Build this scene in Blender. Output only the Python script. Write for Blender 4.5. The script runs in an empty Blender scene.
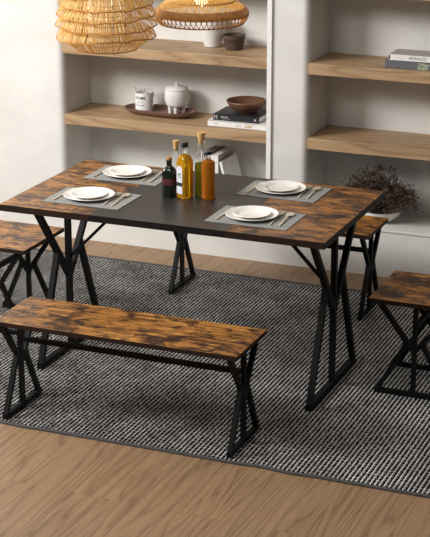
import bpy, bmesh, math, random
from mathutils import Vector, Matrix
R = math.radians
random.seed(7)
S = bpy.context.scene
COL = S.collection
RZ = 0.008            # rug surface height

# ------------------------------------------------------------------ materials
def srgb(r, g, b):
    f = lambda c: (c/255)/12.92 if c/255 <= .04045 else ((c/255+.055)/1.055)**2.4
    return (f(r), f(g), f(b), 1)

def newmat(name):
    m = bpy.data.materials.new(name); m.use_nodes = True
    nt = m.node_tree; b = nt.nodes['Principled BSDF']
    return m, nt, b

def N(nt, t, **kw):
    n = nt.nodes.new(t)
    for k, v in kw.items():
        if k in n.inputs: n.inputs[k].default_value = v
        else: setattr(n, k, v)
    return n

def coords(nt, scale=(1,1,1), rot=(0,0,0), world=False):
    if world:
        g = N(nt, 'ShaderNodeNewGeometry'); out = g.outputs['Position']
    else:
        g = N(nt, 'ShaderNodeTexCoord'); out = g.outputs['Object']
    mp = N(nt, 'ShaderNodeMapping'); mp.inputs['Scale'].default_value = scale; mp.inputs['Rotation'].default_value = rot
    nt.links.new(out, mp.inputs['Vector'])
    return mp.outputs['Vector']

def noise(nt, vec, scale, detail=4, rough=.5, dist=0):
    n = N(nt, 'ShaderNodeTexNoise'); nt.links.new(vec, n.inputs['Vector'])
    n.inputs['Scale'].default_value = scale; n.inputs['Detail'].default_value = detail
    n.inputs['Roughness'].default_value = rough; n.inputs['Distortion'].default_value = dist
    return n.outputs['Fac']

def ramp(nt, fac, stops, interp='LINEAR'):
    r = N(nt, 'ShaderNodeValToRGB'); e = r.color_ramp.elements; r.color_ramp.interpolation = interp
    while len(e) < len(stops): e.new(.5)
    for x, (p, c) in zip(e, stops): x.position = p; x.color = c
    nt.links.new(fac, r.inputs['Fac']); return r.outputs['Color']

def mix(nt, fac, a, b, mode='MIX'):
    m = N(nt, 'ShaderNodeMix', data_type='RGBA', blend_type=mode)
    for sock, v in ((m.inputs[0], fac), (m.inputs[6], a), (m.inputs[7], b)):
        if hasattr(v, 'type'): nt.links.new(v, sock)
        else: sock.default_value = v
    return m.outputs[2]

def bump(nt, b, h, strength=.3, dist=.002):
    n = N(nt, 'ShaderNodeBump'); n.inputs['Strength'].default_value = strength; n.inputs['Distance'].default_value = dist
    nt.links.new(h, n.inputs['Height']); nt.links.new(n.outputs['Normal'], b.inputs['Normal'])

def plain(name, col, rough=.5, metal=0, vary=.88, **kw):
    m, nt, b = newmat(name)
    v = coords(nt); f = noise(nt, v, 40, 3)
    c2 = tuple(x*vary for x in col[:3])+(1,)
    nt.links.new(ramp(nt, f, [(.3, c2), (.7, col)]), b.inputs['Base Color'])
    b.inputs['Roughness'].default_value = rough; b.inputs['Metallic'].default_value = metal
    for k, x in kw.items(): b.inputs[k.replace('_', ' ')].default_value = x
    return m

def rustic(name, axis='x', blocks=True, seed=0.0, tone=1.0, gain=1.0):
    m, nt, b = newmat(name)
    rot = (0,0,0) if axis == 'x' else (0,0,R(90))
    v = coords(nt, (1,1,1), rot)
    off = N(nt, 'ShaderNodeVectorMath', operation='ADD'); nt.links.new(v, off.inputs[0]); off.inputs[1].default_value = (seed, seed*.37, seed*.11)
    v = off.outputs[0]
    def stretch(sc):
        st = N(nt, 'ShaderNodeMapping'); st.inputs['Scale'].default_value = sc; nt.links.new(v, st.inputs['Vector']); return st.outputs[0]
    s1 = stretch((1, 1.5, 1.5)); s2 = stretch((1, 10, 10)); s3 = stretch((1, 2.2, 2.2))
    patch = noise(nt, s1, 8.0, 10, .74, .6)
    streak = noise(nt, s3, 12.0, 8, .74, .2)
    fine = noise(nt, s2, 7.0, 6, .65, .3)
    big = noise(nt, s1, 2.2, 3, .5, .3)
    base = ramp(nt, fine, [(.28, srgb(104,62,26)), (.5, srgb(172,114,50)), (.72, srgb(226,168,88))])
    dark = ramp(nt, fine, [(.3, srgb(30,17,11)), (.7, srgb(70,42,25))])
    def madd(a_, k, c_):
        n_ = N(nt, 'ShaderNodeMath', operation='MULTIPLY_ADD'); nt.links.new(a_, n_.inputs[0]); n_.inputs[1].default_value = k
        if hasattr(c_, 'type'): nt.links.new(c_, n_.inputs[2])
        else: n_.inputs[2].default_value = c_
        return n_.outputs[0]
    grain = noise(nt, stretch((1, 14, 14)), 16.0, 5, .7, .2)
    patch = madd(grain, .30, madd(fine, .18, madd(patch, 1.15, -.315)))
    pm = ramp(nt, patch, [(.41, (1,1,1,1)), (.47, (.6,.6,.6,1)), (.53, (0,0,0,1))])
    sm = ramp(nt, streak, [(.38, (1,1,1,1)), (.46, (.3,.3,.3,1)), (.54, (0,0,0,1))])
    c = mix(nt, pm, base, dark)
    c = mix(nt, sm, c, dark)
    c = mix(nt, .5, c, ramp(nt, big, [(.35, (.5,.45,.42,1)), (.62, (1.0,1.0,1.0,1))]), 'MULTIPLY')
    if blocks:
        br = N(nt, 'ShaderNodeTexBrick'); nt.links.new(v, br.inputs['Vector'])
        br.inputs['Scale'].default_value = 1; br.inputs['Brick Width'].default_value = .31; br.inputs['Row Height'].default_value = .079
        br.inputs['Mortar Size'].default_value = .0006; br.offset = .37
        br.inputs['Color1'].default_value = (.55,.52,.5,1); br.inputs['Color2'].default_value = (1,1,1,1); br.inputs['Mortar'].default_value = (.3,.27,.25,1)
        c = mix(nt, .75, c, br.outputs['Color'], 'MULTIPLY')
    if gain > 1: c = mix(nt, 1.0, c, (gain, gain, gain, 1), 'MULTIPLY')
    if tone < 1: c = mix(nt, 1.0, c, (tone, tone*.96, tone*.93, 1), 'MULTIPLY')
    nt.links.new(c, b.inputs['Base Color'])
    b.inputs['Roughness'].default_value = .42
    bump(nt, b, fine, .25, .001)
    return m

def oak(name, axis, c1, c2, c3, planks=False, world=True, rough=.45, rings=6.0):
    m, nt, b = newmat(name)
    rot = (0,0,0) if axis == 'x' else (0,0,R(90))
    v = coords(nt, (1,1,1), rot, world)
    st = N(nt, 'ShaderNodeMapping'); st.inputs['Scale'].default_value = (.5, 7, 7) if planks else (.5, 4.5, 4.5); nt.links.new(v, st.inputs['Vector'])
    st2 = N(nt, 'ShaderNodeMapping'); st2.inputs['Scale'].default_value = (2, 60, 60); nt.links.new(v, st2.inputs['Vector'])
    vec = st.outputs[0]
    if planks:
        br = N(nt, 'ShaderNodeTexBrick'); nt.links.new(v, br.inputs['Vector'])
        br.inputs['Scale'].default_value = 1; br.inputs['Brick Width'].default_value = 1.5; br.inputs['Row Height'].default_value = .19
        br.inputs['Mortar Size'].default_value = .0007; br.offset = .41
        br.inputs['Color1'].default_value = (0,0,0,1); br.inputs['Color2'].default_value = (1,1,1,1); br.inputs['Mortar'].default_value = (.5,.5,.5,1)
        ad = N(nt, 'ShaderNodeVectorMath', operation='MULTIPLY_ADD'); nt.links.new(br.outputs['Color'], ad.inputs[0]); ad.inputs[1].default_value = (13.7, 5.1, 3)
        nt.links.new(vec, ad.inputs[2]); vec = ad.outputs[0]
    n1 = noise(nt, vec, 1.5, 2, .45, .25)
    mul = N(nt, 'ShaderNodeMath', operation='MULTIPLY'); nt.links.new(n1, mul.inputs[0]); mul.inputs[1].default_value = rings*2
    fr = N(nt, 'ShaderNodeMath', operation='FRACT'); nt.links.new(mul.outputs[0], fr.inputs[0])
    ringc = ramp(nt, fr.outputs[0], [(0, c1), (.12, c2), (.55, c3), (.9, c2), (1, c1)])
    fine = noise(nt, st2.outputs[0], 3, 4, .6)
    c = mix(nt, .55, ringc, ramp(nt, fine, [(.3, (.74,.7,.66,1)), (.65, (1,1,1,1))]), 'MULTIPLY')
    if planks:
        c = mix(nt, .9, c, ramp(nt, br.outputs['Color'], [(0, (.92,.92,.92,1)), (1, (1,1,1,1))]), 'MULTIPLY')
        c = mix(nt, br.outputs['Fac'], c, tuple(x*.55 for x in c1[:3])+(1,))
    nt.links.new(c, b.inputs['Base Color']); b.inputs['Roughness'].default_value = rough
    bump(nt, b, fine, .12, .001)
    return m

def plaster(name, c1, c2):
    m, nt, b = newmat(name)
    v = coords(nt, (1,1,1.6), world=True)
    f = noise(nt, v, 3.2, 6, .6, .5); g = noise(nt, v, 60, 4, .6)
    nt.links.new(ramp(nt, f, [(.3, c1), (.7, c2)]), b.inputs['Base Color'])
    b.inputs['Roughness'].default_value = .85
    bump(nt, b, g, .12, .002)
    return m

def rugmat():
    m, nt, b = newmat('woven_wool')
    g = N(nt, 'ShaderNodeTexCoord'); sx = N(nt, 'ShaderNodeSeparateXYZ'); nt.links.new(g.outputs['Object'], sx.inputs[0])
    P = .0176
    def math_(op, a, b_=None, c=None):
        n = N(nt, 'ShaderNodeMath', operation=op)
        for i, v in enumerate((a, b_, c)):
            if v is None: continue
            if hasattr(v, 'type'): nt.links.new(v, n.inputs[i])
            else: n.inputs[i].default_value = v
        return n.outputs[0]
    xr = math_('DIVIDE', sx.outputs[0], P)
    v = coords(nt); n3 = noise(nt, v, 4.5, 5, .7); n4 = noise(nt, v, 210, 2, .6)
    n2 = noise(nt, coords(nt, (75, 55, 1)), 1.0, 3, .75)
    cx = math_('COSINE', math_('MULTIPLY', xr, 2*math.pi))
    row = math_('ROUND', xr)
    wn = N(nt, 'ShaderNodeTexWhiteNoise', noise_dimensions='1D'); nt.links.new(row, wn.inputs['W'])
    yb = math_('MULTIPLY', sx.outputs[1], 2*math.pi/.024)
    bead = math_('COSINE', math_('MULTIPLY_ADD', wn.outputs['Value'], 2.2, yb))
    a = math_('MULTIPLY_ADD', bead, .38, cx)
    a = math_('MULTIPLY_ADD', math_('SUBTRACT', n2, .45), 4.6, a)
    light = ramp(nt, n4, [(.3, srgb(186,184,181)), (.7, srgb(236,234,231))])
    light = mix(nt, ramp(nt, n3, [(.42, (.0,.0,.0,1)), (.6, (.6,.6,.6,1))]), light, srgb(134,131,128))
    c = mix(nt, ramp(nt, a, [(.0, (0,0,0,1)), (.28, (1,1,1,1))]), srgb(22,21,22), light)
    nt.links.new(c, b.inputs['Base Color']); b.inputs['Roughness'].default_value = .95
    b.inputs['Specular IOR Level'].default_value = .1
    bump(nt, b, a, .8, .003)
    return m

def ceramic(name, col, rough=.25):
    return plain(name, col, rough, 0, .98)

M = {}
M['wall'] = plaster('plaster_wall', srgb(206,204,199), srgb(219,217,212))
M['ledge'] = M['wall']
M['ceiling'] = plain('ceiling_paint', srgb(225,223,220), .9)
M['trim'] = plain('white_painted_trim', srgb(236,234,231), .45)
M['floor'] = oak('oak_floor', 'y', srgb(122,94,67), srgb(143,113,83), srgb(154,124,93), planks=True, rough=.45, rings=4.5)
M['shelf'] = oak('oak_shelf', 'x', srgb(144,114,82), srgb(166,136,102), srgb(180,150,115), rough=.5, rings=5)
M['rug'] = rugmat()
M['binding'] = plain('grey_rug_binding', srgb(70,68,67), .9)
M['black_board'] = plain('black_board', srgb(44,40,38), .38)
M['steel'] = plain('black_powder_coated_steel', srgb(9,8,8), .6, Specular_IOR_Level=.15)
M['wood_end_a'] = rustic('rustic_board_a', 'x', True, 3.1)
M['wood_end_b'] = rustic('rustic_board_b_shaded', 'x', True, 8.7, .92)  # same wood; tone paints in the weaker light at this end
M['wood_bench'] = rustic('rustic_board_c', 'x', False, 1.3)
M['wood_stool'] = rustic('rustic_board_d_lit', 'x', False, 9.15, 1.0, 1.35)  # gain lightens the wood in place of light from above
M['wood_stool2'] = rustic('rustic_board_e', 'x', False, 12.4)
M['edge'] = plain('dark_brown_edge_band', srgb(38,24,16), .6, Specular_IOR_Level=.2)
M['black_edge'] = plain('black_edge_band', srgb(16,15,14), .6, Specular_IOR_Level=.2)
M['mat'] = plain('grey_woven_mat', srgb(140,141,139), .85)
M['porcelain'] = ceramic('white_porcelain', srgb(236,233,228), .22)
M['cutlery'] = plain('champagne_metal', srgb(206,194,172), .35, .4)
M['cork'] = plain('cork', srgb(200,160,98), .85)
M['cap'] = plain('black_cap', srgb(22,22,22), .35)
M['cap_brown'] = plain('amber_cork_stopper', srgb(176,120,62), .7)
M['paper'] = plain('label_paper', srgb(214,214,222), .7)
M['white'] = plain('white_paper', srgb(232,230,227), .6)
M['ink'] = plain('dark_print', srgb(40,40,42), .6)
M['green_ink'] = plain('green_print', srgb(86,130,60), .6)
M['gold_ink'] = plain('gold_print', srgb(190,150,90), .5)
M['grey_ink'] = plain('grey_print', srgb(170,168,165), .6)
M['pale_green_ink'] = plain('pale_green_print', srgb(190,205,170), .6)
M['book_black'] = plain('black_cover', srgb(34,36,40), .45)
M['book_grey'] = plain('slate_cover', srgb(98,100,104), .5)
M['book_taupe'] = plain('taupe_cover', srgb(176,166,160), .45)
M['dark_bowl'] = plain('dark_wood_bowl', srgb(104,72,52), .5)
M['pot'] = plain('dark_clay', srgb(74,56,46), .75)
M['tray'] = plain('walnut_tray', srgb(128,98,86), .6)
M['stone'] = None
def stone():
    m, nt, b = newmat('speckled_white_ceramic')
    v = coords(nt, (1,1,3)); f = noise(nt, v, 70, 4, .6, .1)
    nt.links.new(ramp(nt, f, [(.28, srgb(184,181,177)), (.45, srgb(212,210,206)), (.7, srgb(222,220,217))]), b.inputs['Base Color'])
    b.inputs['Roughness'].default_value = .7; bump(nt, b, f, .3, .002); return m
M['stone'] = stone()

def glass(name, col, rough=.03, ior=1.45, trans=1.0, alpha=1.0):
    m, nt, b = newmat(name)
    b.inputs['Base Color'].default_value = col; b.inputs['Roughness'].default_value = rough
    b.inputs['Transmission Weight'].default_value = trans; b.inputs['IOR'].default_value = ior
    return m
M['glass_clear'] = glass('clear_glass', (1,1,1,1), .02, 1.12)
M['glass_dark'] = glass('dark_green_glass', srgb(22,32,22), .08, 1.45, .35)
M['oil_amber'] = glass('golden_oil', srgb(244,184,36), .06, 1.3, .7)
M['oil_orange'] = glass('orange_oil', srgb(224,138,28), .06, 1.3, .7)
M['oil_green'] = glass('olive_oil', srgb(150,152,44), .08, 1.3, .55)
M['red_label'] = plain('dark_red_label', srgb(78,22,22), .6)
M['candle'] = plain('candle_wax', srgb(236,233,225), .5)

def strip_mat(name, c1, c2, trans):
    m, nt, b = newmat(name)
    v = coords(nt, (1,1,1)); f = noise(nt, v, 60, 4, .6)
    c = ramp(nt, f, [(.3, c1), (.7, c2)])
    nt.links.new(c, b.inputs['Base Color']); b.inputs['Roughness'].default_value = .55
    t = N(nt, 'ShaderNodeBsdfTranslucent'); nt.links.new(c, t.inputs['Color'])
    ms = N(nt, 'ShaderNodeMixShader'); ms.inputs[0].default_value = trans
    nt.links.new(b.outputs[0], ms.inputs[1]); nt.links.new(t.outputs[0], ms.inputs[2])
    nt.links.new(ms.outputs[0], nt.nodes['Material Output'].inputs['Surface'])
    return m
M['bamboo'] = strip_mat('bamboo_strip', srgb(224,178,100), srgb(242,204,132), .45)
M['bamboo_rim'] = strip_mat('bamboo_rim', srgb(178,118,52), srgb(206,146,72), .2)
M['rattan'] = strip_mat('rattan', srgb(196,146,80), srgb(226,180,110), .3)
M['rattan_band'] = strip_mat('rattan_band', srgb(196,144,78), srgb(226,176,104), .3)
M['paper_lamp'] = strip_mat('lamp_paper', srgb(236,232,222), srgb(244,241,233), .5)
def bulbmat():
    m, nt, b = newmat('lit_bulb')
    b.inputs['Emission Color'].default_value = (1,.78,.45,1); b.inputs['Emission Strength'].default_value = 1.2
    return m
M['bulb'] = bulbmat()
M['twig'] = plain('dry_twig', srgb(70,52,44), .9)
M['blossom'] = plain('dried_blossom', srgb(92,74,62), .9)

# ------------------------------------------------------------------ geometry helpers
def obj(name, bm, mat, parent=None, smooth=False):
    bmesh.ops.recalc_face_normals(bm, faces=bm.faces)
    me = bpy.data.meshes.new(name); bm.to_mesh(me); bm.free()
    if smooth:
        for p in me.polygons: p.use_smooth = True
        try: me.set_sharp_from_angle(angle=R(40))
        except Exception: pass
    me.materials.append(mat)
    o = bpy.data.objects.new(name, me); COL.objects.link(o)
    if parent: o.parent = parent
    return o

def edged(o, m):
    o.data.materials.append(M[m])
    for p in o.data.polygons:
        if abs(p.normal.z) < .6: p.material_index = 1
    return o

def tag(o, label, cat, group=None):
    o['label'] = label; o['category'] = cat
    if group: o['group'] = group
    return o

def struct(o): o['kind'] = 'structure'; return o

def thing(name, loc, label, cat, group=None, rz=0):
    o = bpy.data.objects.new(name, None); COL.objects.link(o); o.empty_display_size = .05
    o.location = loc; o.rotation_euler = (0,0,rz)
    return tag(o, label, cat, group)

def box(bm, x0, x1, y0, y1, z0, z1, bev=0, seg=2, mtx=None):
    r = bmesh.ops.create_cube(bm, size=1)
    vs = r['verts']
    T = Matrix.Translation(((x0+x1)/2, (y0+y1)/2, (z0+z1)/2)) @ Matrix.Diagonal((x1-x0, y1-y0, z1-z0, 1))
    bmesh.ops.transform(bm, matrix=T, verts=vs)
    if bev:
        es = list({e for v in vs for e in v.link_edges})
        r2 = bmesh.ops.bevel(bm, geom=es, offset=bev, segments=seg, affect='EDGES', profile=.5)
        vs = list({v for v in r2['verts']} | {v for v in vs if v.is_valid})
    if mtx is not None: bmesh.ops.transform(bm, matrix=mtx, verts=[v for v in vs if v.is_valid])

def bar(bm, a, b, w, d=None, ref=Vector((1,0,0)), ext=0):
    """square tube from a to b, w along ref, d across"""
    d = d or w; a = Vector(a); b = Vector(b); t = (b-a).normalized()
    a = a-t*ext; b = b+t*ext
    u = (ref - t*ref.dot(t)).normalized(); v = t.cross(u)
    ring = lambda p: [bm.verts.new(p+u*sx*w/2+v*sy*d/2) for sx, sy in ((-1,-1),(1,-1),(1,1),(-1,1))]
    A = ring(a); B = ring(b)
    for i in range(4): bm.faces.new((A[i], A[(i+1)%4], B[(i+1)%4], B[i]))
    bm.faces.new(A[::-1]); bm.faces.new(B)

def tube(bm, pts, r, n=6, closed=False, rad=None):
    pts = [Vector(p) for p in pts]; rings = []
    m = len(pts)
    up = Vector((0,0,1))
    for i, p in enumerate(pts):
        if closed: t = (pts[(i+1)%m]-pts[i-1]).normalized()
        else: t = (pts[min(i+1,m-1)]-pts[max(i-1,0)]).normalized()
        u = up.cross(t)
        if u.length < .05: u = Vector((1,0,0)).cross(t)
        u.normalize(); v = t.cross(u)
        rr = rad[i] if rad else r
        rings.append([bm.verts.new(p+(u*math.cos(2*math.pi*k/n)+v*math.sin(2*math.pi*k/n))*rr) for k in range(n)])
    for i in range(m if closed else m-1):
        A = rings[i]; B = rings[(i+1)%m]
        for k in range(n): bm.faces.new((A[k], A[(k+1)%n], B[(k+1)%n], B[k]))
    if not closed: bm.faces.new(rings[0][::-1]); bm.faces.new(rings[-1])

def lathe(bm, prof, n=32, sec=None, closed_profile=False):
    """revolve (r,z) list; sec(angle)->radius factor"""
    rings = []
    for r, z in prof:
        if r < 1e-6: rings.append([bm.verts.new((0,0,z))]); continue
        ring = []
        for k in range(n):
            a = 2*math.pi*k/n; f = sec(a) if sec else 1
            ring.append(bm.verts.new((r*f*math.cos(a), r*f*math.sin(a), z)))
        rings.append(ring)
    prs = list(zip(rings, rings[1:])) + ([(rings[-1], rings[0])] if closed_profile else [])
    for A, B in prs:
        for k in range(n):
            k2 = (k+1)%n
            if len(A) == 1 and len(B) == 1: continue
            if len(A) == 1: bm.faces.new((A[0], B[k], B[k2]))
            elif len(B) == 1: bm.faces.new((A[k], A[k2], B[0]))
            else: bm.faces.new((A[k], A[k2], B[k2], B[k]))

def text(name, s, size, mat, parent, loc, rot, ext=.0002, bold=0, shear=0):
    cu = bpy.data.curves.new(name, 'FONT'); cu.body = s; cu.size = size; cu.extrude = ext
    cu.align_x = 'CENTER'; cu.align_y = 'CENTER'; cu.offset = bold; cu.shear = shear; cu.resolution_u = 2
    tmp = bpy.data.objects.new('t', cu); COL.objects.link(tmp)
    dg = bpy.context.evaluated_depsgraph_get(); dg.update()
    me = bpy.data.meshes.new_from_object(tmp.evaluated_get(dg))
    bpy.data.objects.remove(tmp)
    me.materials.clear(); me.materials.append(mat)
    o = bpy.data.objects.new(name, me); COL.objects.link(o); o.parent = parent
    o.location = loc; o.rotation_euler = rot
    return o

def dup(o, parent=None):
    c = o.copy(); COL.objects.link(c)
    if parent: c.parent = parent
    for ch in list(o.children): dup(ch, c)
    return c

# ------------------------------------------------------------------ the room
W, WB = 1.862, 2.168
NX0, NX1, NR, NRE = -.664, .4604, .6755, 2.35
ZL, ZT, ZC = .2455, 2.9, 4.6
XL, XR, YF = -3.4, 4.9, -7.2

bm = bmesh.new(); box(bm, XL, XR, YF, 2.5, -.06, 0); struct(obj('floor', bm, M['floor']))
bm = bmesh.new(); box(bm, XL, XR, YF, 2.5, ZC, ZC+.06); struct(obj('ceiling', bm, M['ceiling']))

def arc(cx, cy, r, a0, a1, n=6):
    return [(cx+r*math.cos(R(a0+(a1-a0)*i/n)), cy+r*math.sin(R(a0+(a1-a0)*i/n))) for i in range(n+1)]
r = .035
plan = [(XL, W)] + arc(NX0-r, W+r, r, -90, 0) + [(NX0, WB), (NX1, WB), (NX1, W)] + arc(NR-r, W+r, r, -90, 0) + [(NR, WB), (NRE, WB)] + arc(NRE+r, W+r, r, 180, 270) + [(XR, W), (XR, 2.5), (XL, 2.5)]
bm = bmesh.new()
bot = [bm.verts.new((x, y, ZL)) for x, y in plan]; top = [bm.verts.new((x, y, ZT)) for x, y in plan]
for i in range(len(plan)):
    j = (i+1) % len(plan); bm.faces.new((bot[i], bot[j], top[j], top[i]))
bm.faces.new(bot[::-1]); bm.faces.new(top)
box(bm, XL, XR, W, 2.5, ZT, ZC)
struct(obj('wall_back', bm, M['wall']))
bm = bmesh.new(); box(bm, XL, NR-.04, W, 2.5, 0, ZL-.0005); box(bm, NR-.04, XR, W, 2.5, 0, ZL-.014)
struct(obj('wall_plinth', bm, M['ledge']))
bm = bmesh.new(); box(bm, NR-.039, XR, W-.006, 2.5, ZL-.0125, ZL-.0003, .002)
struct(obj('trim_2', bm, M['ledge']))
bm = bmesh.new()
box(bm, NX1+.002, NX1+.026, W-.012, W+.001, ZL, ZT, .001)
struct(obj('trim_1', bm, M['trim']))

def shelf(x0, x1, z, t, label, grp='oak shelves built into the wall niches'):
    bm = bmesh.new(); box(bm, x0+.0005, x1-.0005, W-.004, WB-.0005, z-t, z, .002)
    tag(obj('wall_shelf', bm, M['shelf']), label, 'shelf', grp)
shelf(NX0, NX1, .673, .052, 'thick oak shelf holding the candle tray and the bowl on books')
shelf(NX0, NX1, 1.046, .052, 'thick oak shelf behind the hanging lamps, holding the white and dark pots')
shelf(NX0, NX1, 1.43, .052, 'unseen topmost oak shelf above the hanging lamps, added for its shadow')  # out of view, included for the shadow it drops into the niche
shelf(NR, NRE, .6685, .055, 'empty thick oak shelf above the dried flowers')
shelf(NR, NRE, 1.041, .055, 'thick oak shelf with the slate and white books, above the empty shelf')
shelf(NR, NRE, 1.432, .055, 'oak shelf whose underside shows at the top right corner')

# ------------------------------------------------------------------ rug
rx0, rx1, ry0, ry1 = -1.35, 2.75, -.449, 1.606
P = .0176
bm = bmesh.new()
k0 = math.floor(rx0/P); k1 = math.ceil(rx1/P)
xs = []
for k in range(k0, k1):
    for q in (-.36, -.17, 0, .17, .36, .5): xs.append((k+q)*P)
xs = [x for x in xs if rx0+.01 < x < rx1-.01]
ny = 160
rows = []
rnd = random.Random(3)
for j in range(ny+1):
    y = ry0+.012+(ry1-ry0-.024)*j/ny
    row = []
    for x in xs:
        h = max(0, math.cos(2*math.pi*x/P))**.6
        row.append(bm.verts.new((x, y, .0024+(.0040+.0012*rnd.random())*h)))
    rows.append(row)
for j in range(ny):
    A, B = rows[j], rows[j+1]
    for i in range(len(xs)-1): bm.faces.new((A[i], A[i+1], B[i+1], B[i]))
rug = obj('area_rug', bm, M['rug'], None, True)
tag(rug, 'large grey and black chunky woven rug under the dining table and benches', 'rug')
def wave(x): return .0035*math.sin(x*23)*max(0, math.sin(x*5.3+.6))**2
bm = bmesh.new()
def flatband(pts, w, z1):
    L = len(pts); prev = None
    for i, (x, y, nx, ny_, dz) in enumerate(pts):
        q = [bm.verts.new((x+nx*s, y+ny_*s, z)) for s, z in ((0, .0002+max(0, dz)), (0, z1+max(0, dz)), (w, z1), (w, .0004))]
        if prev:
            for k in range(4): bm.faces.new((prev[k], prev[(k+1)%4], q[(k+1)%4], q[k]))
        prev = q
flatband([(rx0+.01*i*((rx1-rx0)/4.1), ry0-1.6*wave(rx0+.01*i), 0, 1, 0) for i in range(411)], .016, .0072)
flatband([(rx0+.01*i*((rx1-rx0)/4.1), ry1, 0, -1, 0) for i in range(411)], .024, .0072)
flatband([(rx0, ry0+.01*i, 1, 0, 0) for i in range(206)], .016, .0072)
flatband([(rx1, ry0+.01*i, -1, 0, 0) for i in range(206)], .016, .0075)
o = obj('binding', bm, M['binding'], rug)

# ------------------------------------------------------------------ frames (hourglass legs)
def hour_frame(h, feet, top, mid_z, low_z, w, inner):
    """frame in the local YZ plane around y=0: V on top, splayed legs below, centre post, floor bar. inner = y where lower leg leaves the V"""
    bm = bmesh.new(); X = Vector((1,0,0))
    for s in (-1, 1):
        bar(bm, (0, s*top, h), (0, s*.004, mid_z), w, w, X)
        bar(bm, (0, s*inner, low_z), (0, s*(feet-w/2), w*.4), w*.98, w*.98, X, ext=.004)
    bar(bm, (0, 0, w*.5), (0, 0, h), w*.96, w*.96, X)
    bar(bm, (0, -feet, w/2), (0, feet, w/2), w, w, X)
    bar(bm, (0, -top-w*.5, h-.003), (0, top+w*.5, h-.003), w*.9, .006, X)
    return bm

# dining table -------------------------------------------------------------
L, D, TT = 1.392, .786, .75
tb = thing('dining_table', (0,0,0), 'long dining table with rustic brown ends, black middle and black steel frames', 'table')
seamA, seamB = .405, .985
for nm, x0, x1, mt in (('end_panel', 0, seamA, 'wood_end_a'), ('center_panel', seamA, seamB, 'black_board'), ('end_panel', seamB, L, 'wood_end_b')):
    bm = bmesh.new(); box(bm, x0, x1, 0, D, TT-.028, TT, .0012)
    o = obj(nm, bm, M[mt], tb); edged(o, 'black_edge' if nm == 'center_panel' else 'edge')
    o['label'] = 'black middle panel' if nm == 'center_panel' else 'rustic brown wood end panel'
H = TT-.0285-RZ
for x in (.1, 1.302):
    bm = hour_frame(H, .295, .292, .335, .455, .024, .105)
    o = obj('leg_frame', bm, M['steel'], tb); o.location = (x, .403, RZ)
for s, x in ((1, .1), (-1, 1.302)):
    bm = bmesh.new(); bar(bm, (x+s*.012, .403, .425), (x+s*.305, .403, TT-.0295), .012, .012, Vector((0,1,0)))
    box(bm, x+s*.30-.02, x+s*.30+.02, .393, .413, TT-.0345, TT-.0285)
    obj('brace', bm, M['steel'], tb)

# benches ------------------------------------------------------------------
BZ = .417; BT = .019
def bench_proto(label, grp):
    t = thing('dining_bench', (0,0,0), label, 'bench', grp)      # origin: centre of footprint on the rug
    bm = bmesh.new(); box(bm, -.508, .508, -.155, .155, BZ-BT-RZ, BZ-RZ, .0012)
    edged(obj('seat', bm, M['wood_bench'], t), 'edge')['label'] = 'rustic brown wood seat board'
    h = BZ-BT-RZ-.0003
    for x in (-.474, .474):
        o = obj('leg_frame', hour_frame(h, .147, .140, .195, .235, .019, .03), M['steel'], t); o.location = (x, 0, 0)
    bm = bmesh.new(); bar(bm, (-.474, 0, .289), (.474, 0, .289), .019, .019, Vector((0,1,0)))
    obj('stretcher', bm, M['steel'], t)
    return t
b1 = bench_proto('long rustic brown bench standing in front of the table, seen whole', 'long benches along the table')
b1.location = (.7, -.27, RZ)
b2 = dup(b1); b2.location = (.697, 1.345, RZ); b2['label'] = 'long rustic brown bench behind the table by the wall, mostly hidden by the tabletop'

def stool(hx, loc, label, mat):
    t = thing('dining_stool', loc, label, 'stool', 'short stools at the ends of the table')
    bm = bmesh.new(); box(bm, -hx, hx, -.190, .190, BZ-BT-RZ, BZ-RZ, .0012)
    edged(obj('seat', bm, M[mat], t), 'edge')['label'] = 'rustic brown wood seat board'
    h = BZ-BT-RZ-.0003
    k = hx-.03
    for y in (-.16, .147):
        o = obj('leg_frame', hour_frame(h, k, k-.008, .195, .235, .019, .03), M['steel'], t)
        o.location = (0, y, 0); o.rotation_euler = (0,0,R(90))
    bm = bmesh.new(); bar(bm, (0, -.16, .300), (0, .147, .300), .019, .019, Vector((1,0,0)))
    obj('stretcher', bm, M['steel'], t)
    return t
stool(.19, (1.645, .572, RZ), 'rustic brown stool at the right end of the table, dark blotch on its seat', 'wood_stool')
stool(.17, (-.29, .597, RZ), 'golden brown stool tucked at the left end of the table', 'wood_stool2')

# ------------------------------------------------------------------ table setting
mats = [(.312, .220, 'front left corner of the table'), (.304, .607, 'back left corner of the table'),
        (1.034, .209, 'front right corner of the table'), (1.006, .616, 'back right corner of the table')]
where = ['at the front left of the table', 'at the back left of the table', 'at the front right of the table', 'at the back right of the table']
def placemat():
    bm = bmesh.new(); box(bm, -.171, .171, -.117, .117, .0002, .0028, .0008)
    o = obj('placemat', bm, M['mat']); return o
def plate(r, h):
    bm = bmesh.new()
    lathe(bm, [(0, .0003), (r*.62, .0003), (r*.66, .0015), (r*.98, h-.001), (r, h), (r*.985, h+.0016), (r*.72, .0055), (r*.66, .0042), (0, .004)], 48)
    return bm
def knife():
    bm = bmesh.new()
    pts = [(-.0045,-.095),(.0045,-.095),(.0052,-.02),(.0065,.0),(.0075,.05),(.005,.085),(0,.098),(-.004,.096),(-.0045,.03),(-.0042,-.02)]
    a = [bm.verts.new((x, y, .0003)) for x, y in pts]; b = [bm.verts.new((x, y, .0038)) for x, y in pts]
    bm.faces.new(a[::-1]); bm.faces.new(b)
    for i in range(len(pts)): j = (i+1)%len(pts); bm.faces.new((a[i], a[j], b[j], b[i]))
    return obj('table_knife', bm, M['cutlery'])
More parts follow.
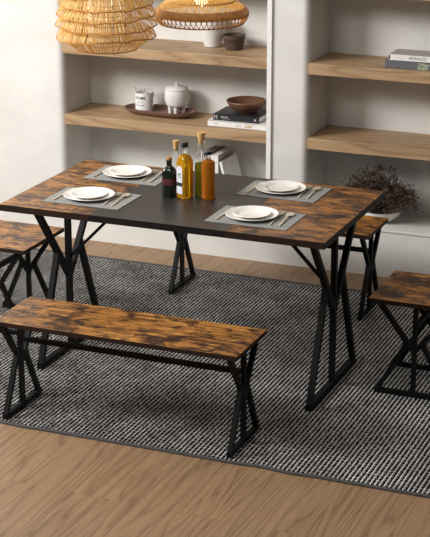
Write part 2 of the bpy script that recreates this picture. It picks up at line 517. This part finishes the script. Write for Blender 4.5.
def strip_solid(bm, st):
    """stations (y, halfwidth, z, thickness)"""
    prev = None
    for y, w, z, t in st:
        q = [bm.verts.new((sx*w, y, zz)) for sx, zz in ((-1,z),(1,z),(1,z+t),(-1,z+t))]
        if prev:
            for k in range(4): bm.faces.new((prev[k], prev[(k+1)%4], q[(k+1)%4], q[k]))
        else: bm.faces.new(q[::-1])
        prev = q
    bm.faces.new(prev)
def spoon():
    bm = bmesh.new()
    strip_solid(bm, [(-.095,.0045,.0003,.003),(-.05,.0042,.0015,.003),(0,.003,.004,.003),(.03,.003,.006,.0028),(.042,.009,.0045,.003),(.055,.0155,.0025,.003),(.07,.0175,.001,.0032),(.085,.014,.002,.003),(.093,.007,.0035,.0028)])
    return obj('table_spoon', bm, M['cutlery'], None, True)
def fork():
    bm = bmesh.new()
    strip_solid(bm, [(-.095,.0045,.0003,.003),(-.05,.0042,.0015,.003),(0,.003,.004,.003),(.028,.003,.006,.0028),(.04,.0095,.0045,.0028),(.052,.012,.003,.0028)])
    for k in range(4):
        x = -.0105+.007*k; bar(bm, (x, .051, .0045), (x*.95, .09, .0055), .0034, .0026, Vector((1,0,0)))
    return obj('table_fork', bm, M['cutlery'], None)
protos = None
for i, (mx, my, _) in enumerate(mats):
    if i == 0:
        pm, pl, ps, kn, fk, sp = placemat(), obj('dinner_plate', plate(.106, .014), M['porcelain'], None, True), obj('side_plate', plate(.074, .011), M['porcelain'], None, True), knife(), fork(), spoon()
        protos = (pm, pl, ps, kn, fk, sp); cur = protos
    else: cur = [dup(o) for o in protos]
    pm, pl, ps, kn, fk, sp = cur
    px, py = mx-.016, my+.005
    pm.location = (mx, my, TT)
    pl.location = (px, py, TT+.003); ps.location = (px, py, TT+.0085)
    kn.location = (mx-.133, my, TT+.003); fk.location = (mx+.083, my+.012, TT+.003); sp.location = (mx+.122, my+.008, TT+.003)
    kn.rotation_euler = (0,0,R(0)); fk.rotation_euler = (0,0,R(4)); sp.rotation_euler = (0,0,R(4))
    w = where[i]
    tag(pm, 'grey rectangular placemat '+w, 'placemat', 'grey placemats on the table')
    tag(pl, 'large white dinner plate '+w, 'plate', 'dinner plates on the placemats')
    tag(ps, 'small white plate stacked on the large one '+w, 'plate', 'small plates stacked on dinner plates')
    tag(kn, 'pale metal knife left of the plates '+w, 'knife', 'knives on the placemats')
    tag(fk, 'metal fork next to the plates '+w, 'fork', 'forks on the placemats')
    tag(sp, 'metal spoon outside the fork '+w, 'spoon', 'spoons on the placemats')

# ------------------------------------------------------------------ bottles
def sq(a, n=4.5):
    return 1/((abs(math.cos(a))**n+abs(math.sin(a))**n)**(1/n))
TZ = TT+.0004
grp = 'oil bottles in the middle of the table'
# dark bottle
t = thing('sauce_bottle', (.590, .375, TZ), 'squat dark green glass bottle with a cork stopper and dark red label', 'bottle', grp)
bm = bmesh.new(); lathe(bm, [(0,0),(.024,0),(.0265,.004),(.0265,.098),(.024,.112),(.014,.124),(.0095,.13),(.0095,.148),(.011,.149),(.011,.153),(0,.153)], 32, lambda a: sq(a, 6)*.97)
obj('glass_body', bm, M['glass_dark'], t, True)
bm = bmesh.new(); lathe(bm, [(0,.1532),(.0095,.1532),(.0105,.162),(.009,.165),(0,.165)], 20); obj('stopper', bm, M['cap_brown'], t, True)
bm = bmesh.new(); lathe(bm, [(.0269,.052),(.0269,.078)], 32, lambda a: sq(a, 6)*.97); obj('paper_label', bm, M['red_label'], t, True)
# clear bottle with cork behind
t = thing('cork_bottle', (.588, .45, TZ), 'clear glass bottle with a pale cork, behind the dark and golden bottles', 'bottle', grp)
bm = bmesh.new(); lathe(bm, [(0,0),(.024,0),(.026,.004),(.026,.13),(.02,.15),(.0105,.165),(.0105,.186),(.0125,.187),(.0125,.192),(.009,.192),(.009,.165),(.018,.148),(.0235,.128),(.0235,.008),(0,.006)], 28)
obj('glass_body', bm, M['glass_clear'], t, True)
bm = bmesh.new(); lathe(bm, [(0,.178),(.0085,.178),(.0095,.193),(.0135,.215),(.0125,.218),(0,.218)], 20); obj('cork', bm, M['cork'], t, True)
# golden bottle
t = thing('oil_bottle', (.658, .38, TZ), 'golden oil bottle with a black cap and a pale printed label', 'bottle', grp, R(-22.7))
bm = bmesh.new(); lathe(bm, [(0,0),(.025,0),(.028,.004),(.028,.145),(.0265,.16),(.021,.173),(.0125,.182),(0,.182)], 40, lambda a: sq(a))
obj('glass_body', bm, M['oil_amber'], t, True)
bm = bmesh.new(); lathe(bm, [(.0125,.1822),(.0108,.188),(.0108,.212),(0,.212)], 24); obj('glass_neck', bm, M['glass_clear'], t, True)
bm = bmesh.new(); lathe(bm, [(0,.2125),(.013,.2125),(.0145,.214),(.0145,.23),(.013,.233),(0,.233)], 24); obj('cap', bm, M['cap'], t, True)
bm = bmesh.new()
pts = [(-.019,.02),(.013,.02),(.013,.128),(.006,.134),(-.003,.139),(-.012,.134),(-.019,.128)]
q = [bm.verts.new((x, -.0283, z)) for x, z in pts]; q2 = [bm.verts.new((x, -.0288, z)) for x, z in pts]
bm.faces.new(q); bm.faces.new(q2[::-1])
for i in range(len(pts)): j = (i+1)%len(pts); bm.faces.new((q[i], q[j], q2[j], q2[i]))
lb = obj('paper_label', bm, M['paper'], t); lb['label'] = 'pale label with green olive mark and dark band'
bm = bmesh.new(); box(bm, -.019, .013, -.0291, -.02885, .052, .068); obj('printed_band', bm, M['ink'], lb)
bm = bmesh.new()
for cx, cz, rr in ((-.006,.101,.0055), (.001,.104,.005), (-.004,.092,.004), (.003,.09,.0035)):
    for k in (0,):
        a = [bm.verts.new((cx+rr*math.cos(u*math.pi/5), -.0291, cz+rr*.8*math.sin(u*math.pi/5))) for u in range(10)]; bm.faces.new(a)
obj('olive_mark', bm, M['green_ink'], lb)
# green bottle
t = thing('oil_bottle', (.706, .44, TZ), 'tall slim bottle of olive green oil with a wide pale cork', 'bottle', grp)
bm = bmesh.new(); lathe(bm, [(0,0),(.026,0),(.028,.004),(.028,.125),(.026,.135),(0,.135)], 32); obj('oil', bm, M['oil_green'], t, True)
bm = bmesh.new(); lathe(bm, [(.0262,.1352),(.0282,.15),(.024,.172),(.0125,.19),(.0115,.22),(.0135,.221),(.0135,.226),(.0105,.226),(.0105,.19),(.022,.17),(.0262,.15),(.024,.1354)], 32)
obj('glass_neck', bm, M['glass_clear'], t, True)
bm = bmesh.new(); lathe(bm, [(0,.215),(.0095,.215),(.0115,.228),(.0175,.262),(.0165,.265),(0,.265)], 24); obj('cork', bm, M['cork'], t, True)
# orange bottle
t = thing('oil_bottle', (.752, .402, TZ), 'round shouldered orange oil bottle with a small black cap', 'bottle', grp)
bm = bmesh.new(); lathe(bm, [(0,0),(.025,0),(.0285,.004),(.0285,.148),(.025,.158),(.014,.162),(.0115,.166),(0,.166)], 36, lambda a: 1+.012*math.cos(8*a)); obj('glass_body', bm, M['oil_orange'], t, True)
bm = bmesh.new(); lathe(bm, [(.0115,.1662),(.011,.185),(0,.185)], 24); obj('glass_neck', bm, M['glass_clear'], t, True)
bm = bmesh.new(); lathe(bm, [(0,.1853),(.014,.1853),(.0155,.187),(.0155,.196),(.013,.2),(0,.2)], 24); obj('cap', bm, M['cap'], t, True)

# ------------------------------------------------------------------ shelf objects
# tray with candle and tripod jar
bm = bmesh.new()
def stad(sx, sy, z, inner=0):
    return [bm.verts.new(((sx-inner)*math.copysign(abs(math.cos(a))**.62, math.cos(a)), (sy-inner)*math.copysign(abs(math.sin(a))**.75, math.sin(a)), z)) for a in [2*math.pi*k/40 for k in range(40)]]
lv = [stad(.155,.055,.0005), stad(.190,.084,.021), stad(.198,.09,.033), stad(.191,.084,.033), stad(.175,.068,.0118)]
bm.faces.new(lv[0][::-1]); bm.faces.new(lv[-1])
for A, B in zip(lv, lv[1:]):
    for k in range(40): bm.faces.new((A[k], A[(k+1)%40], B[(k+1)%40], B[k]))
tr = obj('serving_tray', bm, M['tray'], None, True); tr.location = (-.200, 2.035, .673); tr.rotation_euler = (0,0,R(-4))
tag(tr, 'long reddish brown wooden tray under the candle and the footed jar', 'tray')
t = thing('candle_jar', (-.288, 2.045, .686), 'white candle in a clear glass tumbler with printed label on the tray', 'candle')
bm = bmesh.new(); lathe(bm, [(0,0),(.044,0),(.047,.004),(.049,.124),(.0475,.125),(.045,.123),(.0405,.008),(0,.006)], 36); obj('glass_tumbler', bm, M['glass_clear'], t, True)
bm = bmesh.new(); lathe(bm, [(0,.0065),(.0395,.0085),(.0445,.099),(0,.101)], 36); cd = obj('wax', bm, M['candle'], t, True)
bm = bmesh.new(); tube(bm, [(0,0,.1005),(.001,0,.112)], .0018, 6); obj('wick', bm, M['ink'], t)
bm = bmesh.new()
for z0, z1 in ((.012,.098),):
    A = []; B = []
    for k in range(13):
        a = R(-90-22+22+ (-55+110*k/12)) ; rr = .0495
        A.append(bm.verts.new((rr*math.cos(a), rr*math.sin(a), z0))); B.append(bm.verts.new((rr*math.cos(a), rr*math.sin(a), z1)))
    for k in range(12): bm.faces.new((A[k], A[k+1], B[k+1], B[k]))
lb = obj('paper_label', bm, M['white'], t, True)
def curvetext(name, s, size, parent, z, r, a0, mat):
    o = text(name, s, size, mat, parent, (0,0,0), (0,0,0), .0001, .0003)
    for v in o.data.vertices:
        a = R(a0)+v.co.x/r; h = v.co.y
        v.co = Vector((r*math.cos(a), r*math.sin(a), z+h))
    return o
curvetext('lettering', 'HOME', .022, lb, .074, .0499, -96, M['ink'])
curvetext('lettering', 'scented candle', .0065, lb, .052, .0499, -96, M['grey_ink'])
curvetext('lettering', 'NO. 21 WAX', .008, lb, .036, .0499, -96, M['ink'])

t = thing('footed_jar', (-.112, 2.06, .686), 'speckled white ceramic jar with a knobbed lid on three stubby feet', 'jar')
bm = bmesh.new(); lathe(bm, [(0,.032),(.035,.034),(.054,.044),(.062,.065),(.063,.095),(.0605,.118),(.058,.124),(.055,.124),(.057,.1),(.055,.06),(0,.045)], 40); obj('body', bm, M['stone'], t, True)
bm = bmesh.new(); lathe(bm, [(0,.1245),(.058,.1245),(.060,.127),(.054,.134),(.03,.141),(.01,.144),(.0055,.148),(.0075,.158),(.006,.163),(0,.164)], 40); obj('lid', bm, M['stone'], t, True)
for a in (-140, -75, 30):
    bm = bmesh.new(); lathe(bm, [(0,0),(.0085,0),(.0095,.004),(.0105,.042),(0,.044)], 16)
    o = obj('foot', bm, M['stone'], t, True); o.location = (.036*math.cos(R(a)), .036*math.sin(R(a)), 0)

def book(name_lbl, x0, x1, y0, y1, z0, h, cover, grp, rz=0, spine='front', page=None):
    t = thing('book', ((x0+x1)/2, (y0+y1)/2, z0), name_lbl, 'book', grp, rz)
    hx, hy = (x1-x0)/2, (y1-y0)/2; c = .0022
    bm = bmesh.new()
    box(bm, -hx, hx, -hy, hy, 0, c, .0006); box(bm, -hx, hx, -hy, hy, h-c, h, .0006)
    box(bm, -hx, hx, -hy, -hy+.003, 0, h, .0006)
    obj('cover', bm, M[cover], t)
    bm = bmesh.new(); box(bm, -hx+.004, hx-.004, -hy+.003, hy-.004, c, h-c)
    obj('pages', bm, M['white'], t)
    return t, hx, hy
FR = (R(90), 0, 0)
t, hx, hy = book('thick white book with gold lettering at the bottom of the shelf stack', .127, .443, 1.9, 2.1, .6732, .030, 'white', 'books stacked under the wooden bowl')
text('lettering', 'ART', .022, M['gold_ink'], t, (.062, -hy-.0003, .015), (R(90), R(180), 0), bold=.0005)
text('lettering', 'THE', .016, M['grey_ink'], t, (.012, -hy-.0003, .015), (R(90), R(180), 0))
text('lettering', 'NEW', .010, M['grey_ink'], t, (-.115, -hy-.0003, .015), FR)
t, hx, hy = book('black book directly beneath the dark wooden bowl', .150, .400, 1.915, 2.11, .7034, .031, 'book_black', 'books stacked under the wooden bowl')
text('lettering', 'M', .028, M['grey_ink'], t, (-hx+.014, -hy-.0003, .0155), FR, bold=.0006)
text('lettering', 'MODERN', .0095, M['white'], t, (-hx+.062, -hy-.0003, .0176), FR)
text('lettering', 'architecture', .009, M['grey_ink'], t, (-hx+.070, -hy-.0003, .010), FR)
bm = bmesh.new(); lathe(bm, [(0,0),(.006,0),(.006,.0004),(0,.0004)], 16); o = obj('round_emblem', bm, M['grey_ink'], t); o.location = (hx-.022, -hy-.0001, .0155); o.rotation_euler = (R(90),0,0)

bm = bmesh.new(); lathe(bm, [(0,0),(.048,0),(.052,.004),(.078,.022),(.098,.048),(.102,.058),(.100,.062),(.094,.06),(.072,.03),(.045,.014),(0,.011)], 48)
o = obj('wooden_bowl', bm, M['dark_bowl'], None, True); o.location = (.293, 2.015, .7346); tag(o, 'dark brown shallow wooden bowl on top of the black book', 'bowl')

bm = bmesh.new(); lathe(bm, [(0,0),(.038,0),(.043,.003),(.058,.06),(.068,.115),(.070,.135),(.066,.135),(.062,.11),(.05,.05),(.038,.01),(0,.008)], 40)
o = obj('ceramic_vase', bm, M['stone'], None, True); o.location = (.085, 2.07, 1.0462); tag(o, 'tapered white ceramic vase beside the dark pot, behind the woven lamp', 'vase')
bm = bmesh.new(); lathe(bm, [(0,0),(.040,0),(.044,.003),(.050,.03),(.053,.052),(.056,.055),(.056,.074),(.052,.074),(.049,.05),(.042,.01),(0,.008)], 36, lambda a: 1+.012*math.sin(13*a))
o = obj('clay_pot', bm, M['pot'], None, True); o.location = (.215, 2.04, 1.0462); tag(o, 'small dark brown clay pot with a thick rim on the upper shelf', 'pot')

# right niche books
g = 'books on the upper right shelf'
t, hx, hy = book('slate grey book with pale green letters, below the white one', 1.046, 1.36, 1.90, 2.08, 1.0412, .038, 'book_grey', g, R(0))
text('lettering', 'Urban', .021, M['pale_green_ink'], t, (.036, -hy-.0003, .025), FR, bold=.0004)
text('lettering', 'Jungle', .021, M['pale_green_ink'], t, (.030, -hy-.0003, .010), FR, bold=.0004)
t, hx, hy = book('white book with grey top cover and slanted capitals, lying on the slate one', 1.066, 1.35, 1.90, 2.045, 1.0794, .029, 'book_taupe', g, R(0))
bm = bmesh.new(); box(bm, -hx-.0006, hx+.0006, -hy-.0014, -hy-.0002, .0005, .0285); sp = obj('spine', bm, M['white'], t); sp['label'] = 'white spine'
bm = bmesh.new(); box(bm, -hx-.001, -hx+.006, -hy-.0018, -hy-.0014, .004, .025); obj('spine_mark', bm, M['ink'], sp)
text('lettering', 'ANVALICI', .019, M['ink'], sp, (-.004, -hy-.0016, .0145), FR, shear=.3)

# leaning books on the ledge
def upright(x0, w, y0, d, h, cover, label, lean=0, z=ZL, spine_mat=None):
    t = thing('book', (x0, y0, z), label, 'book', 'books standing on the ledge behind the bottles')
    t.rotation_euler = (0, R(lean), 0)
    c = .0018
    bm = bmesh.new(); box(bm, 0, c, 0, d, 0, h, .0005); box(bm, w-c, w, 0, d, 0, h, .0005); box(bm, 0, w, 0, c, 0, h, .0005)
    obj('cover', bm, M[cover], t)
    bm = bmesh.new(); box(bm, c, w-c, c, d-.003, .003, h-.004); obj('pages', bm, M['white'], t)
    return t
upright(.075, .016, 1.93, .20, .272, 'white', 'thin white book, leftmost of the upright row on the ledge')
upright(.0925, .012, 1.925, .20, .268, 'book_black', 'thin black book in the upright row, beside the leftmost white one')
upright(.106, .014, 1.925, .20, .272, 'white', 'thin white book between two black ones in the upright row')
upright(.1215, .011, 1.925, .20, .274, 'book_black', 'thin black book pressed against the thick pale one')
t = upright(.134, .044, 1.92, .20, .272, 'book_taupe', 'thick pale grey book, widest of the upright row on the ledge')
bm = bmesh.new(); box(bm, .0005, .0435, -.0012, -.0003, .001, .271); sp = obj('spine', bm, M['white'], t); sp['label'] = 'white spine'
for i, z in enumerate((.235, .16, .15, .125, .118, .11)):
    bm = bmesh.new(); box(bm, .008, .036-.004*(i%2), -.0016, -.0012, z, z+.003); obj('printed_line', bm, M['grey_ink'], sp)
upright(.254, .016, 1.90, .20, .250, 'white', 'white book leaning at an angle against the upright row', lean=-15, z=ZL+.0002)

# dried flowers in bowl on ledge
t = thing('dried_flower_bowl', (1.02, 2.0, ZL), 'dark brown dried flowers spilling from a low white bowl on the ledge', 'plant')
bm = bmesh.new(); lathe(bm, [(0,.0005),(.045,.0005),(.06,.006),(.098,.04),(.105,.062),(.101,.062),(.092,.042),(.055,.014),(0,.01)], 44)
obj('bowl', bm, M['porcelain'], t, True)['label'] = 'low white bowl'
rnd = random.Random(11)
tw = bmesh.new(); bl = bmesh.new(); 
def blossom(c, s):
    n = rnd.randint(4, 6)
    for k in range(n):
        d = Vector((rnd.gauss(0,1), rnd.gauss(0,1), rnd.gauss(0,1))).normalized()
        u = d.orthogonal().normalized(); v = d.cross(u)
        L_ = s*rnd.uniform(.7, 1.5)
        a = bl.verts.new(c); b_ = bl.verts.new(c+d*L_*.5+u*L_*.32); e = bl.verts.new(c+d*L_); f = bl.verts.new(c+d*L_*.5-u*L_*.32+v*L_*.2)
        bl.faces.new((a, b_, e)); bl.faces.new((a, e, f))
for i in range(330):
    # target points fill a wide low dome
    a = rnd.uniform(0, 2*math.pi); rr = math.sqrt(rnd.random())
    ex = Vector((rr*math.cos(a)*.205, rr*math.sin(a)*.13-.02, 0))
    ztop = .10+.185*math.sqrt(max(0, 1-rr*rr))*rnd.uniform(.45, 1.05)
    if ex.x > .06: ztop -= .03
    e = Vector((ex.x, ex.y, ztop)); s = Vector((rnd.uniform(-.04,.04), rnd.uniform(-.03,.03), .03))
    m_ = s.lerp(e, .5)+Vector((rnd.uniform(-.02,.02), rnd.uniform(-.02,.02), .03))
    if e.y > .15: e.y = .15
    pts = [s, m_, e]
    tube(tw, pts, .001, 3, rad=[.0016,.0011,.0006])
    for k in range(5):
        q = m_.lerp(e, rnd.uniform(.2, 1.05))+Vector((rnd.gauss(0,.012), rnd.gauss(0,.010), rnd.gauss(0,.010)))
        if q.y > .155: q.y = .155
        q.z = max(q.z, .062+.25*abs(q.y+.1)*0)
        if q.y < 0 and abs(q.x) < .11: q.z = max(q.z, .08)
        blossom(q, .0085)
obj('twigs', tw, M['twig'], t)
obj('blossoms', bl, M['blossom'], t)

# ------------------------------------------------------------------ pendant lamps
def cord_and_rose(t, ztop):
    bm = bmesh.new(); tube(bm, [(0,0,ztop), (0,0,ZC-t.location.z-.03)], .003, 8); obj('cord', bm, M['steel'], t, True)
    bm = bmesh.new(); z = ZC-t.location.z; lathe(bm, [(0,z-.03),(.04,z-.03),(.05,z-.02),(.05,z-.0005),(0,z-.0005)], 28); obj('ceiling_rose', bm, M['cap'], t, True)

# tiered bamboo lantern; local z=0 at lowest rim
l1 = thing('pendant_lamp', (.4025, .2, 1.387), 'tiered bamboo strip pendant lamp with ruffled rims, left of the woven dome lamp', 'lamp')
tiers = [ # (r top, z top, r rim, z rim)
    (.180,.052,.122,-.004), (.160,.085,.197,.046), (.158,.130,.200,.088), (.155,.172,.197,.130), (.145,.214,.188,.172), (.115,.255,.172,.214), (.06,.29,.15,.252)]
rnd = random.Random(5)
for ti, (ra, za, rb, zb) in enumerate(tiers):
    ph = rnd.uniform(0, 6.28)
    ruff = (lambda a, ph=ph, ti=ti: .002*math.sin(9*a+ph)+.0015*math.sin(17*a+2*ph)+.006*math.sin(2*a+ph*3)) if ti else (lambda a: 0)
    bm = bmesh.new(); n = 150 if ti else 90
    for k in range(n):
        a0 = 2*math.pi*(k+rnd.uniform(-.2,.2))/n; dw = 2*math.pi/n*.34
        tw_ = rnd.uniform(-.02,.02)
        prev = None
        for s in range(5):
            u = s/4
            rr = ra+(rb-ra)*u + (.010*math.sin(math.pi*u) if ti else .014*math.sin(math.pi*u))
            z = za+(zb-za)*(u**1.25)
            z += ruff(a0)*u; rr += ruff(a0+1)*u*.6
            q = [bm.verts.new((rr*math.cos(a0+tw_*u+sg*dw), rr*math.sin(a0+tw_*u+sg*dw), z)) for sg in (-1, 1)]
            if prev: bm.faces.new((prev[0], prev[1], q[1], q[0]))
            prev = q
    o = obj('bamboo_tier', bm, M['bamboo'], l1)
    bm = bmesh.new()
    tube(bm, [((rb+ruff(a+1)*.6)*math.cos(a), (rb+ruff(a+1)*.6)*math.sin(a), zb+ruff(a)) for a in [2*math.pi*k/96 for k in range(96)]], .0026, 5, closed=True)
    obj('rim_ring', bm, M['bamboo_rim'], o, True)
bm = bmesh.new()
for s in range(6):
    a0 = 2*math.pi*s/6+.3; A = []; 
    for z in (.012, .25):
        A.append([bm.verts.new((.074*math.cos(a0+b), .074*math.sin(a0+b), z)) for b in (0, .32, .64, .98)])
    for k in range(3): bm.faces.new((A[0][k], A[0][k+1], A[1][k+1], A[1][k]))
dif = obj('paper_diffuser', bm, M['paper_lamp'], l1, True)
bm = bmesh.new()
for z in (.012, .05, .09, .13, .17, .21, .25): tube(bm, [(.0765*math.cos(2*math.pi*k/36), .0765*math.sin(2*math.pi*k/36), z) for k in range(36)], .0012, 4, closed=True)
for s in range(6):
    a0 = 2*math.pi*s/6+.28; tube(bm, [(.0765*math.cos(a0), .0765*math.sin(a0), .012), (.0765*math.cos(a0), .0765*math.sin(a0), .25)], .0014, 4)
obj('wire_grid', bm, M['steel'], dif)
bm = bmesh.new()
for k in range(3):
    a = 2*math.pi*k/3; tube(bm, [(0,0,.27), (.0765*math.cos(a), .0765*math.sin(a), .25)], .0014, 4); tube(bm, [(0,0,.30), (.06*math.cos(a+1), .06*math.sin(a+1), .30)], .0014, 4)
obj('spider', bm, M['steel'], l1)
bm = bmesh.new(); lathe(bm, [(0,.225),(.018,.225),(.02,.23),(.02,.275),(.008,.285),(.003,.30),(0,.30)], 20); obj('socket', bm, M['dark_bowl'], l1, True)
bm = bmesh.new(); lathe(bm, [(0,.15),(.018,.155),(.029,.175),(.028,.192),(.014,.212),(.013,.2245),(0,.2245)], 24); obj('bulb', bm, M['bulb'], l1, True)
cord_and_rose(l1, .298)

# woven rattan dome; local z=0 at lowest rim
l2 = thing('pendant_lamp', (.637, .61, 1.4355), 'woven rattan dome pendant lamp with a criss-cross lower band', 'lamp')
def l2r(z):
    P_ = [(0,.174),(.012,.186),(.03,.194),(.045,.194),(.062,.180),(.075,.165),(.10,.135),(.125,.10),(.15,.066),(.17,.045)]
    for (a, ra), (b, rb) in zip(P_, P_[1:]):
        if z <= b: return ra+(rb-ra)*(z-a)/(b-a)
    return .045
bm = bmesh.new(); n = 56
for sgn in (-1, 1):
    for k in range(n):
        a0 = 2*math.pi*k/n
        tube(bm, [(l2r(z)*math.cos(a0+sgn*(z/.034)*1.3*math.pi/n), l2r(z)*math.sin(a0+sgn*(z/.034)*1.3*math.pi/n), z) for z in (0,.008,.017,.026,.034)], .0021, 4)
lat = obj('lattice_band', bm, M['rattan'], l2, True)
bm = bmesh.new(); tube(bm, [(.174*math.cos(2*math.pi*k/72), .174*math.sin(2*math.pi*k/72), 0) for k in range(72)], .0032, 6, closed=True)
obj('rim_ring', bm, M['bamboo_rim'], l2, True)
bm = bmesh.new()
for i in range(12):
    z = .034+i*.0027; rr = l2r(z)
    tube(bm, [((rr+.0012*math.sin(36*a+i*math.pi))*math.cos(a), (rr+.0012*math.sin(36*a+i*math.pi))*math.sin(a), z) for a in [2*math.pi*k/144 for k in range(144)]], .0019, 4, closed=True)
obj('woven_band', bm, M['rattan_band'], l2, True)
bm = bmesh.new(); n = 84
for k in range(n):
    a0 = 2*math.pi*k/n; dw = math.pi/n*.55; prev = None
    for z in (.066,.085,.10,.125,.15,.17):
        rr = l2r(z); q = [bm.verts.new((rr*math.cos(a0+s*dw), rr*math.sin(a0+s*dw), z)) for s in (-1,1)]
        if prev: bm.faces.new((prev[0], prev[1], q[1], q[0]))
        prev = q
obj('rattan_slats', bm, M['bamboo'], l2)
bm = bmesh.new()
for z in (.092, .094, .135, .17):
    rr = l2r(z)+.001; tube(bm, [(rr*math.cos(2*math.pi*k/72), rr*math.sin(2*math.pi*k/72), z) for k in range(72)], .0018, 4, closed=True)
obj('hoop', bm, M['rattan_band'], l2, True)
bm = bmesh.new(); lathe(bm, [(0,.14),(.02,.14),(.02,.175),(.046,.18),(.046,.184),(.006,.19),(0,.19)], 24); obj('socket', bm, M['dark_bowl'], l2, True)
bm = bmesh.new(); lathe(bm, [(0,.065),(.018,.07),(.029,.09),(.028,.108),(.014,.128),(.013,.1395),(0,.1395)], 24); obj('bulb', bm, M['bulb'], l2, True)
cord_and_rose(l2, .188)

# ------------------------------------------------------------------ lights
def area(name, loc, target, sx, sy, power, col=(1,1,1)):
    l = bpy.data.lights.new(name, 'AREA'); l.shape = 'RECTANGLE'; l.size = sx; l.size_y = sy; l.energy = power; l.color = col
    o = bpy.data.objects.new(name, l); COL.objects.link(o); o.location = loc
    o.rotation_euler = (Vector(target)-Vector(loc)).to_track_quat('-Z', 'Y').to_euler(); return o
def point(name, loc, p, r=.02, col=(1,.8,.5)):
    l = bpy.data.lights.new(name, 'POINT'); l.energy = p; l.shadow_soft_size = r; l.color = col
    o = bpy.data.objects.new(name, l); COL.objects.link(o); o.location = loc; return o
area('window_daylight', (-2.9, -1.9, 3.4), (.1, .4, .3), 1.9, 1.6, 255, (1,.99,.97))
area('back_left_fill', (-2.1, .5, 2.0), (.2, .4, .2), .9, .9, 13, (1,.98,.94))  # added fill, no window here; brightens the back left of the room
area('front_fill', (-.3, -2.6, 3.6), (.3, 1.8, .6), 1.6, .8, 32, (1,.985,.955))  # added front fill without a window; gives the shadows under the shelves
point('lantern_glow', (.40, .2, 1.53), .25, .03)
point('dome_glow', (.637, .61, 1.485), .8, .03)

wd = bpy.data.worlds.new('daylight'); S.world = wd; wd.use_nodes = True
wd.node_tree.nodes['Background'].inputs[0].default_value = (.97,.98,1,1)
wd.node_tree.nodes['Background'].inputs[1].default_value = .14

# ------------------------------------------------------------------ camera
cd = bpy.data.cameras.new('camera'); cam = bpy.data.objects.new('camera', cd); COL.objects.link(cam)
cam.location = (3.2461, -5.6019, 2.5868)
cam.rotation_euler = (R(90-18.2204), 0, R(22.311))
cd.sensor_fit = 'VERTICAL'; cd.sensor_height = 24; cd.lens = 24*1643.2/537; cd.clip_start = .05
S.camera = cam
vs = S.view_settings
S.display_settings.display_device = 'sRGB'
vs.view_transform = 'Standard'; vs.look = 'None'; vs.exposure = .34; vs.gamma = 1; vs.use_curve_mapping = False
